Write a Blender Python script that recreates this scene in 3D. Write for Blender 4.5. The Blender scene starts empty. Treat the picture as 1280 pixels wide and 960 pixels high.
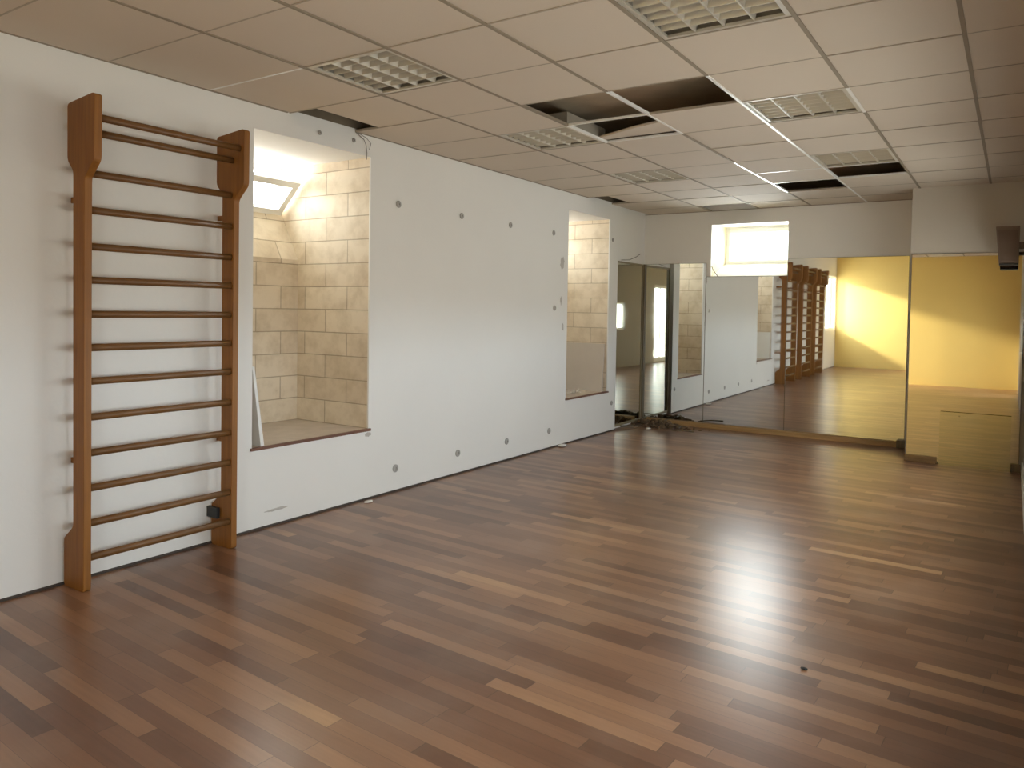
import bpy, bmesh, math, random
from mathutils import Vector, Matrix
random.seed(7)
S = bpy.context.scene
COL = S.collection
PI = math.pi

# ------------------------------------------------------------------ geometry of the room (metres)
W = 4.14            # left wall x=0, right wall x=W
YB = 9.3375         # back wall
YP = 8.5574         # face of the pier
XP = 3.1477         # left edge of the pier
YF = -3.3           # yellow wall behind the photographer
HC = 2.72           # tiled ceiling
HS = 3.35           # slab above it
YC = 0.386          # where the tiled ceiling starts
YE = 8.415          # end of the left wall lining
GX = [0.0, 0.23, 0.827, 1.423, 2.019, 2.615, 3.211, 3.807, W]
GY = [YC + 0.603 * k for k in range(15)] + [YB]
GY = [y for y in GY if y < YB - 0.1] + [YB]
def gy(k): return 2.195 + 0.603 * k

# ------------------------------------------------------------------ materials
def new_mat(name):
    m = bpy.data.materials.new(name); m.use_nodes = True
    nt = m.node_tree
    return m, nt, nt.nodes['Principled BSDF']

def N(nt, t, **kw):
    n = nt.nodes.new(t)
    for k, v in kw.items():
        if k in n.inputs: n.inputs[k].default_value = v
        else: setattr(n, k, v)
    return n

def c4(c): return (c[0], c[1], c[2], 1.0)

def plain(name, col, rough=0.5, metal=0.0, var=0.06, scale=6.0, bump=0.0, bscale=60.0):
    m, nt, b = new_mat(name)
    tc = N(nt, 'ShaderNodeTexCoord')
    no = N(nt, 'ShaderNodeTexNoise', Scale=scale, Detail=5.0)
    nt.links.new(tc.outputs['Object'], no.inputs['Vector'])
    mx = N(nt, 'ShaderNodeMix', data_type='RGBA')
    mx.inputs[6].default_value = c4([max(0, c * (1 - var)) for c in col])
    mx.inputs[7].default_value = c4([min(1, c * (1 + var)) for c in col])
    nt.links.new(no.outputs['Fac'], mx.inputs[0])
    nt.links.new(mx.outputs[2], b.inputs['Base Color'])
    b.inputs['Roughness'].default_value = rough
    b.inputs['Metallic'].default_value = metal
    if bump:
        n2 = N(nt, 'ShaderNodeTexNoise', Scale=bscale, Detail=4.0)
        nt.links.new(tc.outputs['Object'], n2.inputs['Vector'])
        bp = N(nt, 'ShaderNodeBump', Strength=bump, Distance=0.01)
        nt.links.new(n2.outputs['Fac'], bp.inputs['Height'])
        nt.links.new(bp.outputs['Normal'], b.inputs['Normal'])
    return m

def wood(name, c1, c2, rough=0.4, axis='Z', scale=3.0):
    m, nt, b = new_mat(name)
    tc = N(nt, 'ShaderNodeTexCoord'); mp = N(nt, 'ShaderNodeMapping')
    s = {'X': (0.6, 14, 14), 'Y': (14, 0.6, 14), 'Z': (14, 14, 0.6)}[axis]
    mp.inputs['Scale'].default_value = s
    nt.links.new(tc.outputs['Object'], mp.inputs['Vector'])
    no = N(nt, 'ShaderNodeTexNoise', Scale=scale, Detail=6.0, Roughness=0.6)
    nt.links.new(mp.outputs['Vector'], no.inputs['Vector'])
    r = N(nt, 'ShaderNodeValToRGB')
    r.color_ramp.elements[0].position = 0.3; r.color_ramp.elements[0].color = c4(c1)
    r.color_ramp.elements[1].position = 0.72; r.color_ramp.elements[1].color = c4(c2)
    nt.links.new(no.outputs['Fac'], r.inputs['Fac'])
    nt.links.new(r.outputs['Color'], b.inputs['Base Color'])
    b.inputs['Roughness'].default_value = rough
    return m

def stone_mat(name, c1, c2, mortar):
    m, nt, b = new_mat(name)
    uv = N(nt, 'ShaderNodeUVMap')
    br = N(nt, 'ShaderNodeTexBrick', Scale=1.0)
    br.inputs['Brick Width'].default_value = 0.47
    br.inputs['Row Height'].default_value = 0.178
    br.inputs['Mortar Size'].default_value = 0.0045
    br.inputs['Mortar Smooth'].default_value = 0.3
    br.inputs['Color1'].default_value = c4(c1); br.inputs['Color2'].default_value = c4(c2)
    br.inputs['Mortar'].default_value = c4(mortar)
    nt.links.new(uv.outputs['UV'], br.inputs['Vector'])
    no = N(nt, 'ShaderNodeTexNoise', Scale=5.0, Detail=6.0, Roughness=0.65)
    nt.links.new(uv.outputs['UV'], no.inputs['Vector'])
    r = N(nt, 'ShaderNodeValToRGB')
    r.color_ramp.elements[0].position = 0.34; r.color_ramp.elements[0].color = (0.66, 0.6, 0.5, 1)
    r.color_ramp.elements[1].position = 0.56; r.color_ramp.elements[1].color = (1, 1, 1, 1)
    nt.links.new(no.outputs['Fac'], r.inputs['Fac'])
    mx = N(nt, 'ShaderNodeMix', data_type='RGBA', blend_type='MULTIPLY'); mx.inputs[0].default_value = 0.5
    nt.links.new(br.outputs['Color'], mx.inputs[6]); nt.links.new(r.outputs['Color'], mx.inputs[7])
    nt.links.new(mx.outputs[2], b.inputs['Base Color'])
    b.inputs['Roughness'].default_value = 0.85
    inv = N(nt, 'ShaderNodeMath', operation='SUBTRACT'); inv.inputs[0].default_value = 1.0
    nt.links.new(br.outputs['Fac'], inv.inputs[1])
    bp = N(nt, 'ShaderNodeBump', Strength=0.5, Distance=0.006)
    nt.links.new(inv.outputs[0], bp.inputs['Height']); nt.links.new(bp.outputs['Normal'], b.inputs['Normal'])
    return m

def floor_mat():
    m, nt, b = new_mat('worn_parquet')
    L = nt.links.new
    uv = N(nt, 'ShaderNodeUVMap'); mp = N(nt, 'ShaderNodeMapping')
    mp.inputs['Rotation'].default_value = (0, 0, math.radians(3.0))
    L(uv.outputs['UV'], mp.inputs['Vector'])
    sp = N(nt, 'ShaderNodeSeparateXYZ'); L(mp.outputs['Vector'], sp.inputs[0])
    def M(op, a, bb=None, cc=None):
        n = N(nt, 'ShaderNodeMath', operation=op)
        for i, v in enumerate((a, bb, cc)):
            if v is None: continue
            if isinstance(v, (int, float)): n.inputs[i].default_value = v
            else: L(v, n.inputs[i])
        return n.outputs[0]
    PW, PL = 0.071, 0.72
    yr = M('DIVIDE', sp.outputs['Y'], PW); row = M('FLOOR', yr)
    w1 = N(nt, 'ShaderNodeTexWhiteNoise', noise_dimensions='1D'); L(row, w1.inputs['W'])
    xs = M('ADD', M('DIVIDE', sp.outputs['X'], PL), M('MULTIPLY', w1.outputs['Value'], 9.0))
    colm = M('FLOOR', xs)
    cv = N(nt, 'ShaderNodeCombineXYZ'); L(row, cv.inputs['X']); L(colm, cv.inputs['Y'])
    w2 = N(nt, 'ShaderNodeTexWhiteNoise', noise_dimensions='2D'); L(cv.outputs[0], w2.inputs['Vector'])
    # broad patches so that neighbouring boards come from similar lots
    big = N(nt, 'ShaderNodeTexNoise', Scale=0.9, Detail=2.0); L(uv.outputs['UV'], big.inputs['Vector'])
    t = M('ADD', M('MULTIPLY', w2.outputs['Value'], 0.72), M('MULTIPLY', big.outputs['Fac'], 0.38))
    r = N(nt, 'ShaderNodeValToRGB'); cr = r.color_ramp
    stops = FLOOR_STOPS
    cr.elements[0].position, cr.elements[0].color = stops[0][0], c4(stops[0][1])
    cr.elements[1].position, cr.elements[1].color = stops[-1][0], c4(stops[-1][1])
    for p_, c_ in stops[1:-1]:
        e = cr.elements.new(p_); e.color = c4(c_)
    L(t, r.inputs['Fac'])
    # grain along the board
    gm = N(nt, 'ShaderNodeMapping'); gm.inputs['Scale'].default_value = (3, 60, 1)
    L(mp.outputs['Vector'], gm.inputs['Vector'])
    gr = N(nt, 'ShaderNodeTexNoise', Scale=1.0, Detail=5.0); L(gm.outputs[0], gr.inputs['Vector'])
    grr = N(nt, 'ShaderNodeMapRange'); grr.inputs[3].default_value = 0.8; grr.inputs[4].default_value = 1.2
    L(gr.outputs['Fac'], grr.inputs[0])
    mx = N(nt, 'ShaderNodeMix', data_type='RGBA', blend_type='MULTIPLY'); mx.inputs[0].default_value = 1.0
    L(r.outputs['Color'], mx.inputs[6]); L(grr.outputs[0], mx.inputs[7])
    # dark joints
    fy = M('FRACT', yr); fx = M('FRACT', xs)
    ey = M('LESS_THAN', M('MINIMUM', fy, M('SUBTRACT', 1.0, fy)), 0.012)
    ex = M('LESS_THAN', M('MINIMUM', fx, M('SUBTRACT', 1.0, fx)), 0.0022)
    j = M('MAXIMUM', ex, ey)
    m2 = N(nt, 'ShaderNodeMix', data_type='RGBA'); L(M('MULTIPLY', j, 0.55), m2.inputs[0])
    L(mx.outputs[2], m2.inputs[6]); m2.inputs[7].default_value = (0.03, 0.018, 0.01, 1)
    # pale scuffs and dust
    dn = N(nt, 'ShaderNodeTexNoise', Scale=1.6, Detail=5.0, Roughness=0.55); L(uv.outputs['UV'], dn.inputs['Vector'])
    dr = N(nt, 'ShaderNodeValToRGB'); dr.color_ramp.elements[0].position = 0.5; dr.color_ramp.elements[1].position = 0.75
    L(dn.outputs['Fac'], dr.inputs['Fac'])
    m3 = N(nt, 'ShaderNodeMix', data_type='RGBA'); L(M('MULTIPLY', dr.outputs['Color'], 0.28), m3.inputs[0])
    L(m2.outputs[2], m3.inputs[6]); m3.inputs[7].default_value = (0.36, 0.27, 0.21, 1)
    L(m3.outputs[2], b.inputs['Base Color'])
    b.inputs['Roughness'].default_value = 0.29
    bm_ = N(nt, 'ShaderNodeTexNoise', Scale=1.0, Detail=1.0)
    bmap = N(nt, 'ShaderNodeMapping'); bmap.inputs['Scale'].default_value = (1.6, 9, 1)
    L(mp.outputs['Vector'], bmap.inputs['Vector']); L(bmap.outputs[0], bm_.inputs['Vector'])
    bp = N(nt, 'ShaderNodeBump', Strength=0.035, Distance=0.01)
    L(bm_.outputs['Fac'], bp.inputs['Height']); L(bp.outputs['Normal'], b.inputs['Normal'])
    b.inputs['Specular IOR Level'].default_value = 0.75
    return m

def mirror_mat(name, tint, rough):
    m, nt, b = new_mat(name)
    uv = N(nt, 'ShaderNodeTexCoord')
    no = N(nt, 'ShaderNodeTexNoise', Scale=2.5, Detail=5.0)
    nt.links.new(uv.outputs['Object'], no.inputs['Vector'])
    mr = N(nt, 'ShaderNodeMapRange'); mr.inputs[1].default_value = 0.4; mr.inputs[2].default_value = 0.8
    mr.inputs[3].default_value = rough; mr.inputs[4].default_value = rough + 0.03
    nt.links.new(no.outputs['Fac'], mr.inputs[0]); nt.links.new(mr.outputs[0], b.inputs['Roughness'])
    b.inputs['Base Color'].default_value = c4(tint); b.inputs['Metallic'].default_value = 1.0
    return m

def glass_mat():
    m = bpy.data.materials.new('window_glass'); m.use_nodes = True
    nt = m.node_tree; nt.nodes.clear()
    out = N(nt, 'ShaderNodeOutputMaterial'); tr = N(nt, 'ShaderNodeBsdfTransparent'); gl = N(nt, 'ShaderNodeBsdfGlossy', Roughness=0.02)
    lw = N(nt, 'ShaderNodeLayerWeight', Blend=0.5); pw = N(nt, 'ShaderNodeMath', operation='POWER'); pw.inputs[1].default_value = 4.0
    fr = N(nt, 'ShaderNodeMath', operation='MULTIPLY_ADD'); fr.inputs[1].default_value = 0.8; fr.inputs[2].default_value = 0.03
    nt.links.new(lw.outputs['Facing'], pw.inputs[0]); nt.links.new(pw.outputs[0], fr.inputs[0]); mx = N(nt, 'ShaderNodeMixShader')
    tr.inputs['Color'].default_value = (0.95, 0.97, 0.96, 1)
    nt.links.new(fr.outputs[0], mx.inputs[0]); nt.links.new(tr.outputs[0], mx.inputs[1]); nt.links.new(gl.outputs[0], mx.inputs[2])
    nt.links.new(mx.outputs[0], out.inputs['Surface'])
    return m

FLOOR_STOPS = [(0.12, (0.110, 0.047, 0.024)), (0.40, (0.175, 0.080, 0.042)), (0.68, (0.235, 0.115, 0.061)),
               (0.90, (0.32, 0.165, 0.086)), (1.0, (0.50, 0.30, 0.15))]

MAT = {}
MAT['wall'] = plain('white_plaster', (0.80, 0.785, 0.75), 0.75, var=0.035, scale=1.6, bump=0.08, bscale=35)
MAT['back'] = plain('cream_plaster', (0.86, 0.84, 0.80), 0.8, var=0.03, scale=2)
MAT['right'] = plain('grey_beige_plaster', (0.42, 0.39, 0.34), 0.8, var=0.05, scale=2)
MAT['pier'] = plain('shaded_beige_plaster', (0.56, 0.51, 0.44), 0.8, var=0.03, scale=2)  # darker than the back wall: the shade on the pier is in the colour
MAT['yellow'] = plain('yellow_paint', (0.80, 0.585, 0.19), 0.75, var=0.04, scale=2)
MAT['tile'] = plain('ceiling_tile_board', (0.66, 0.575, 0.475), 0.9, var=0.05, scale=1.2, bump=0.12, bscale=220)
MAT['tee'] = plain('dusty_grid_bar', (0.30, 0.245, 0.18), 0.7, var=0.1)
MAT['tee_cross'] = plain('dusty_cross_bar', (0.44, 0.38, 0.30), 0.8, var=0.15)
MAT['upper_shade'] = plain('shade_dark_wall', (0.16, 0.13, 0.09), 0.9, var=0.4, scale=4)  # wall above the tiles, coloured dark so the ceiling gaps look shaded
MAT['tee_white'] = plain('white_grid_bar', (0.86, 0.85, 0.82), 0.35, var=0.02)
MAT['slab'] = plain('concrete_slab', (0.46, 0.37, 0.26), 0.9, var=0.45, scale=2.5, bump=0.3, bscale=20)
MAT['stone'] = stone_mat('pale_block_masonry', (0.80, 0.70, 0.55), (0.72, 0.61, 0.46), (0.48, 0.39, 0.28))
MAT['reveal'] = plain('white_reveal_plaster', (0.86, 0.85, 0.82), 0.8, var=0.02)
MAT['sill'] = plain('dusty_sill_board', (0.56, 0.49, 0.42), 0.8, var=0.18, scale=9)
MAT['sill_lip'] = wood('red_brown_sill_edge', (0.12, 0.05, 0.03), (0.22, 0.10, 0.06), 0.5, 'Y')
MAT['pvc'] = plain('white_window_frame', (0.82, 0.82, 0.78), 0.4, var=0.02)
MAT['glass'] = glass_mat()
MAT['bar_wood'] = wood('varnished_beech', (0.20, 0.074, 0.010), (0.31, 0.125, 0.017), 0.55, 'Z')
MAT['rung_wood'] = wood('varnished_rung', (0.13, 0.058, 0.015), (0.20, 0.092, 0.026), 0.42, 'Y')
MAT['batten'] = wood('pine_batten', (0.30, 0.17, 0.06), (0.48, 0.29, 0.12), 0.55, 'X')
MAT['dark_wood'] = wood('dark_wood_post', (0.10, 0.075, 0.04), (0.19, 0.14, 0.08), 0.5, 'Z')
MAT['mirror'] = mirror_mat('old_mirror', (0.83, 0.85, 0.83), 0.01)
MAT['mirror_green'] = mirror_mat('tinted_mirror', (0.68, 0.69, 0.60), 0.02)
MAT['mirror_warm'] = mirror_mat('warm_mirror', (0.76, 0.75, 0.70), 0.01)
MAT['edge'] = plain('dark_mirror_edge', (0.16, 0.13, 0.08), 0.5)
MAT['olive'] = plain('olive_brown_frame', (0.24, 0.19, 0.11), 0.5)
MAT['metal'] = plain('louvre_aluminium', (0.62, 0.58, 0.50), 0.4, 0.25, var=0.05)
MAT['housing'] = plain('lamp_housing', (0.30, 0.27, 0.22), 0.6)
MAT['tube'] = plain('lamp_tube', (0.78, 0.76, 0.70), 0.3)
MAT['grey'] = plain('grey_plastic', (0.38, 0.365, 0.34), 0.6)
MAT['black'] = plain('black_plastic', (0.02, 0.02, 0.02), 0.5)
MAT['speaker'] = plain('brown_vinyl', (0.17, 0.115, 0.08), 0.55)
MAT['speaker_dark'] = plain('speaker_mesh', (0.15, 0.10, 0.07), 0.8, bump=0.3, bscale=300)
MAT['board'] = plain('grey_plasterboard', (0.60, 0.54, 0.47), 0.85, var=0.06)
MAT['board_white'] = plain('white_panel', (0.80, 0.79, 0.76), 0.6)
MAT['plaster_bit'] = plain('plaster_rubble', (0.62, 0.56, 0.48), 0.9, var=0.3, scale=20)
MAT['dirt'] = plain('rubble_dirt', (0.17, 0.11, 0.06), 0.9, var=0.5, scale=18)
MAT['wire'] = plain('grey_wire', (0.20, 0.18, 0.16), 0.6)
MAT['gap'] = plain('dark_shadow_gap', (0.055, 0.04, 0.03), 0.7)
MAT['concrete_out'] = plain('outside_render', (0.62, 0.61, 0.58), 0.9)
MAT['floor'] = floor_mat()

# ------------------------------------------------------------------ mesh helpers
def link_mesh(name, bm, mat, parent=None, smooth=False):
    bmesh.ops.recalc_face_normals(bm, faces=bm.faces[:])
    uvl = bm.loops.layers.uv.verify()
    off = parent_world(parent) if parent else Vector()
    for f in bm.faces:
        n = f.normal
        a = max(range(3), key=lambda i: abs(n[i]))
        for l in f.loops:
            c = l.vert.co
            l[uvl].uv = (c.y, c.z) if a == 0 else ((c.x, c.z) if a == 1 else (c.x, c.y))
        f.smooth = smooth
    if parent: bmesh.ops.translate(bm, verts=bm.verts[:], vec=-off)
    me = bpy.data.meshes.new(name); bm.to_mesh(me); bm.free()
    me.materials.append(mat)
    o = bpy.data.objects.new(name, me); COL.objects.link(o)
    if parent: o.parent = parent
    return o

def parent_world(p):
    v = Vector(p.location)
    while p.parent:
        p = p.parent; v = v + Vector(p.location)
    return v

def box(bm, x0, x1, y0, y1, z0, z1, bevel=0.0, mat4=None):
    r = bmesh.ops.create_cube(bm, size=1.0)
    vs = r['verts']
    for v in vs:
        v.co = Vector(((x0 + x1) / 2 + v.co.x * (x1 - x0), (y0 + y1) / 2 + v.co.y * (y1 - y0), (z0 + z1) / 2 + v.co.z * (z1 - z0)))
    if bevel > 0:
        es = list({e for v in vs for e in v.link_edges})
        rb = bmesh.ops.bevel(bm, geom=es, offset=bevel, segments=2, affect='EDGES', profile=0.5)
        vs = list({v for f in rb['faces'] for v in f.verts} | {v for v in vs if v.is_valid})
    if mat4 is not None:
        bmesh.ops.transform(bm, matrix=mat4, verts=[v for v in vs if v.is_valid])
    return vs

def B(*args, **kw):
    bm = bmesh.new()
    box(bm, *args, **kw)
    return bm

def prism(bm, poly, fn, d0, d1):
    """extrude a 2D polygon between two depths; fn(u, v, d) gives the point"""
    a = [bm.verts.new(fn(u, v, d0)) for u, v in poly]
    b = [bm.verts.new(fn(u, v, d1)) for u, v in poly]
    bm.faces.new(a); bm.faces.new(list(reversed(b)))
    n = len(poly)
    for i in range(n):
        bm.faces.new((a[i], b[i], b[(i + 1) % n], a[(i + 1) % n]))

def tube(bm, pts, r, seg=8, ry=None):
    """tube along points with elliptical section (r horizontal, ry vertical)"""
    ry = ry or r
    rings = []
    for i, p in enumerate(pts):
        p = Vector(p)
        d = Vector(pts[min(i + 1, len(pts) - 1)]) - Vector(pts[max(i - 1, 0)])
        d.normalize()
        up = Vector((0, 0, 1)) if abs(d.z) < 0.9 else Vector((1, 0, 0))
        s = d.cross(up).normalized(); u = s.cross(d).normalized()
        rings.append([bm.verts.new(p + s * (r * math.cos(2 * PI * k / seg)) + u * (ry * math.sin(2 * PI * k / seg))) for k in range(seg)])
    for a, b in zip(rings, rings[1:]):
        for k in range(seg):
            bm.faces.new((a[k], a[(k + 1) % seg], b[(k + 1) % seg], b[k]))
    bm.faces.new(rings[0]); bm.faces.new(list(reversed(rings[-1])))

def slab(bm, axis, lo, hi, u0, u1, z0, z1, holes=()):
    """wall slab with rectangular holes; axis 'x' (plane normal x, u is y) or 'y' (u is x)"""
    us = sorted({u0, u1} | {h[i] for h in holes for i in (0, 1)})
    zs = sorted({z0, z1} | {h[i] for h in holes for i in (2, 3)})
    us = [u for u in us if u0 <= u <= u1]; zs = [z for z in zs if z0 <= z <= z1]
    def hole(u, z): return any(h[0] < u < h[1] and h[2] < z < h[3] for h in holes)
    def P(u, z, d): return (d, u, z) if axis == 'x' else (u, d, z)
    cache = {}
    def V(u, z, d):
        k = (u, z, d)
        if k not in cache: cache[k] = bm.verts.new(P(u, z, d))
        return cache[k]
    solid = {}
    for i in range(len(us) - 1):
        for j in range(len(zs) - 1):
            solid[i, j] = not hole((us[i] + us[i + 1]) / 2, (zs[j] + zs[j + 1]) / 2)
    for (i, j), s in solid.items():
        if not s: continue
        a, b, c, d = us[i], us[i + 1], zs[j], zs[j + 1]
        for q in (lo, hi):
            bm.faces.new((V(a, c, q), V(b, c, q), V(b, d, q), V(a, d, q)))
        for di, dj, (p, q2) in ((-1, 0, ((a, c), (a, d))), (1, 0, ((b, c), (b, d))), (0, -1, ((a, c), (b, c))), (0, 1, ((a, d), (b, d)))):
            if not solid.get((i + di, j + dj), False):
                bm.faces.new((V(*p, lo), V(*q2, lo), V(*q2, hi), V(*p, hi)))

def struct(name, bm, mat, parent=None, smooth=False):
    o = link_mesh(name, bm, mat, parent, smooth)
    if not parent: o['kind'] = 'structure'
    return o

def thing(name, label, cat, loc, group=None):
    o = bpy.data.objects.new(name, None); COL.objects.link(o)
    o.location = loc; o.empty_display_size = 0.1
    o['label'] = label; o['category'] = cat
    if group: o['group'] = group
    return o

def tag(o, label, cat, group=None, kind=None):
    o['label'] = label; o['category'] = cat
    if group: o['group'] = group
    if kind: o['kind'] = kind
    return o

def centre_origin(o, p):
    """move a single-mesh thing's origin to its base point"""
    p = Vector(p); o.data.transform(Matrix.Translation(-p)); o.location = p
    return o

def copy_tree(o, parent=None):
    c = o.copy(); COL.objects.link(c)
    if parent: c.parent = parent
    for ch in list(o.children): copy_tree(ch, c)
    return c

# ------------------------------------------------------------------ room shell
struct('floor', B(-0.35, W + 0.2, YF - 0.2, YB + 0.2, -0.12, 0.0), MAT['floor'])

N1 = (3.120, 4.165, 0.533, 2.563)     # first recess: y0 y1 z0 z1
N2 = (7.185, 8.185, 0.492, 2.535)     # second recess
FW = (-3.27, -2.0, 1.0, 2.4)       # high window of the front bay, out of the frame
bm = bmesh.new(); slab(bm, 'x', -0.014, 0.0, YF, YE, 0.0, HC + 0.02, [N1, N2, FW])
box(bm, -0.075, -0.0145, 8.29, YE, 0.0, HC + 0.02)
box(bm, -0.014, 0.0, YF, YC, HC + 0.0205, HS)
struct('wall_left', bm, MAT['wall'])
struct('wall_left_upper', B(-0.09, -0.004, YC - 0.05, YB, HC + 0.021, HS), MAT['upper_shade'])
bm = bmesh.new(); slab(bm, 'x', -0.14, -0.06, YE - 0.02, YB + 0.1, 0.0, HS)
struct('wall_left_corner', bm, MAT['wall'])
BW = (0.840, 1.768, 1.905, 2.546)     # opening in the back wall
bm = bmesh.new(); slab(bm, 'y', YB, YB + 0.03, -0.14, W + 0.1, 0.0, HS, [BW])
struct('wall_back', bm, MAT['back'])
struct('wall_pier', B(XP, W + 0.05, YP, YB + 0.02, 0.0, HS), MAT['pier'])
RD = (-1.9, -1.0, 0.02, 2.15)         # glazed doorway in the right wall, out of the frame
FILL_WIN = [(0.9, 2.8, 0.95, 1.65), (3.5, 5.4, 0.95, 1.65), (6.1, 8.0, 0.95, 1.65)]  # unseen openings added in the right wall to light the left wall evenly
bm = bmesh.new(); slab(bm, 'x', W, W + 0.12, YF, YB + 0.1, 0.0, HS, [RD] + FILL_WIN)
struct('wall_right', bm, MAT['right'])
struct('wall_front', B(-0.2, W + 0.12, YF - 0.12, YF, 0.0, HS), MAT['yellow'])
struct('ceiling_slab', B(-0.2, W + 0.12, YF - 0.12, YB + 0.13, HS, HS + 0.12), MAT['slab'])
struct('wall_bulkhead', B(0, W, YC - 0.05, YC - 0.005, HC, HS), MAT['wall'])

# suspended ceiling: one tiled surface with the missing tiles left out
OPEN = set()
def cell(ix, k): return (ix, k)
ROW0 = -3      # GY[0] is row -3
for c in [(0, 2), (2, 3), (3, 3), (2, 4), (4, 8), (3, 9), (1, 11), (0, 9)]:
    # columns are counted from the strip by the wall (0), then wall-side wide column (1) ...
    OPEN.add(c)
LAMPS = [(2, 1), (2, 4), (2, 7), (5, 1), (5, 4), (5, 7)]
# column index -> GX interval: 0 strip, 1: .23-.827, 2: .827-1.423 (A-B), 3: B-C, 4: C-D, 5: D-E ...
OPEN = {(0, 2), (3, 3), (4, 3), (3, 4), (5, 8), (4, 9), (2, 11), (0, 9)}
bm = bmesh.new()
for ix in range(len(GX) - 1):
    for iy in range(len(GY) - 1):
        k = iy + ROW0
        if (ix, k) in OPEN or (ix, k) in LAMPS: continue
        x0, x1, y0, y1 = GX[ix], GX[ix + 1], GY[iy], GY[iy + 1]
        if ix == 0: continue
        if ix == 1 and (0, k) not in OPEN: x0 = GX[0]
        if x0 > XP - 0.02 and y0 > YP - 0.02: continue
        g = 0.004
        d = [random.uniform(-0.002, 0.002) for _ in range(4)]
        vs = box(bm, x0 + (0 if x0 == 0 else g), x1 - g, y0 + g, y1 - g, HC, HC + 0.014)
        for n_, v in enumerate(vs): v.co.z += d[n_ % 4]
ceil = struct('ceiling', bm, MAT['tile'])

# grid bars: dusty ones and the clean white ones laid bare near the gaps
def white_y(ix, k):      # bar along y at GX[ix] in row k
    return (ix == 5 and k >= 3) or (ix == 4 and k in (3, 4, 7, 8, 9)) or (ix == 3 and k in (4,)) or (ix == 6 and k == 4)
def white_x(ix, k):      # bar along x at row line k over column ix
    return (k == 4 and ix in (3,)) or (k == 5 and ix == 3) or (k == 1 and ix in (1,)) or (k in (8, 9) and ix in (4, 5))
bd, bw_, bc = bmesh.new(), bmesh.new(), bmesh.new()
for ix in range(2, len(GX) - 1):
    for iy in range(len(GY) - 1):
        k = iy + ROW0
        if GX[ix] > XP and GY[iy] > YP: continue
        wt = white_y(ix, k)
        hw = 0.0085 if wt else 0.0095
        box(bw_ if wt else bd, GX[ix] - hw, GX[ix] + hw, GY[iy], GY[iy + 1], HC - 0.005, HC + 0.012)
for iy in range(len(GY) - 1):
    k = iy + ROW0
    for ix in range(len(GX) - 1):
        if ix == 0: continue
        if GX[ix] > XP - 0.02 and GY[iy] > YP: continue
        if GY[iy] > YB - 0.2: continue
        wt = white_x(ix, k)
        hw = 0.007 if wt else 0.0045
        x0 = 0.0 if ix == 1 else GX[ix] + 0.0101
        box(bw_ if wt else bc, x0, GX[ix + 1] - 0.0101, GY[iy] - hw, GY[iy] + hw, HC - 0.003, HC + 0.012)
struct('trim_1', bd, MAT['tee'])
struct('trim_2', bw_, MAT['tee_white'])
struct('trim_4', bc, MAT['tee_cross'])
struct('ceiling_old', B(0, W, YC, YB, HC + 0.2, HC + 0.24), MAT['slab'])
bm = bmesh.new()
box(bm, 0.0005, 0.012, YC, 3.38, HC - 0.006, HC); box(bm, 0.0005, 0.012, 4.0, 7.62, HC - 0.006, HC)
box(bm, -0.055, W, YB - 0.014, YB - 0.0005, HC - 0.006, HC)
struct('trim_3', bm, MAT['tee'])
struct('shadow_gap_left', B(0.0005, 0.006, YF, YE, 0.0, 0.014), MAT['gap'])  # no skirting: dark strip painted for the shaded gap at the wall foot
struct('baseboard_right', B(W - 0.016, W - 0.0005, 6.1, YP, 0.0, 0.09), MAT['pvc'])

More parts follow.
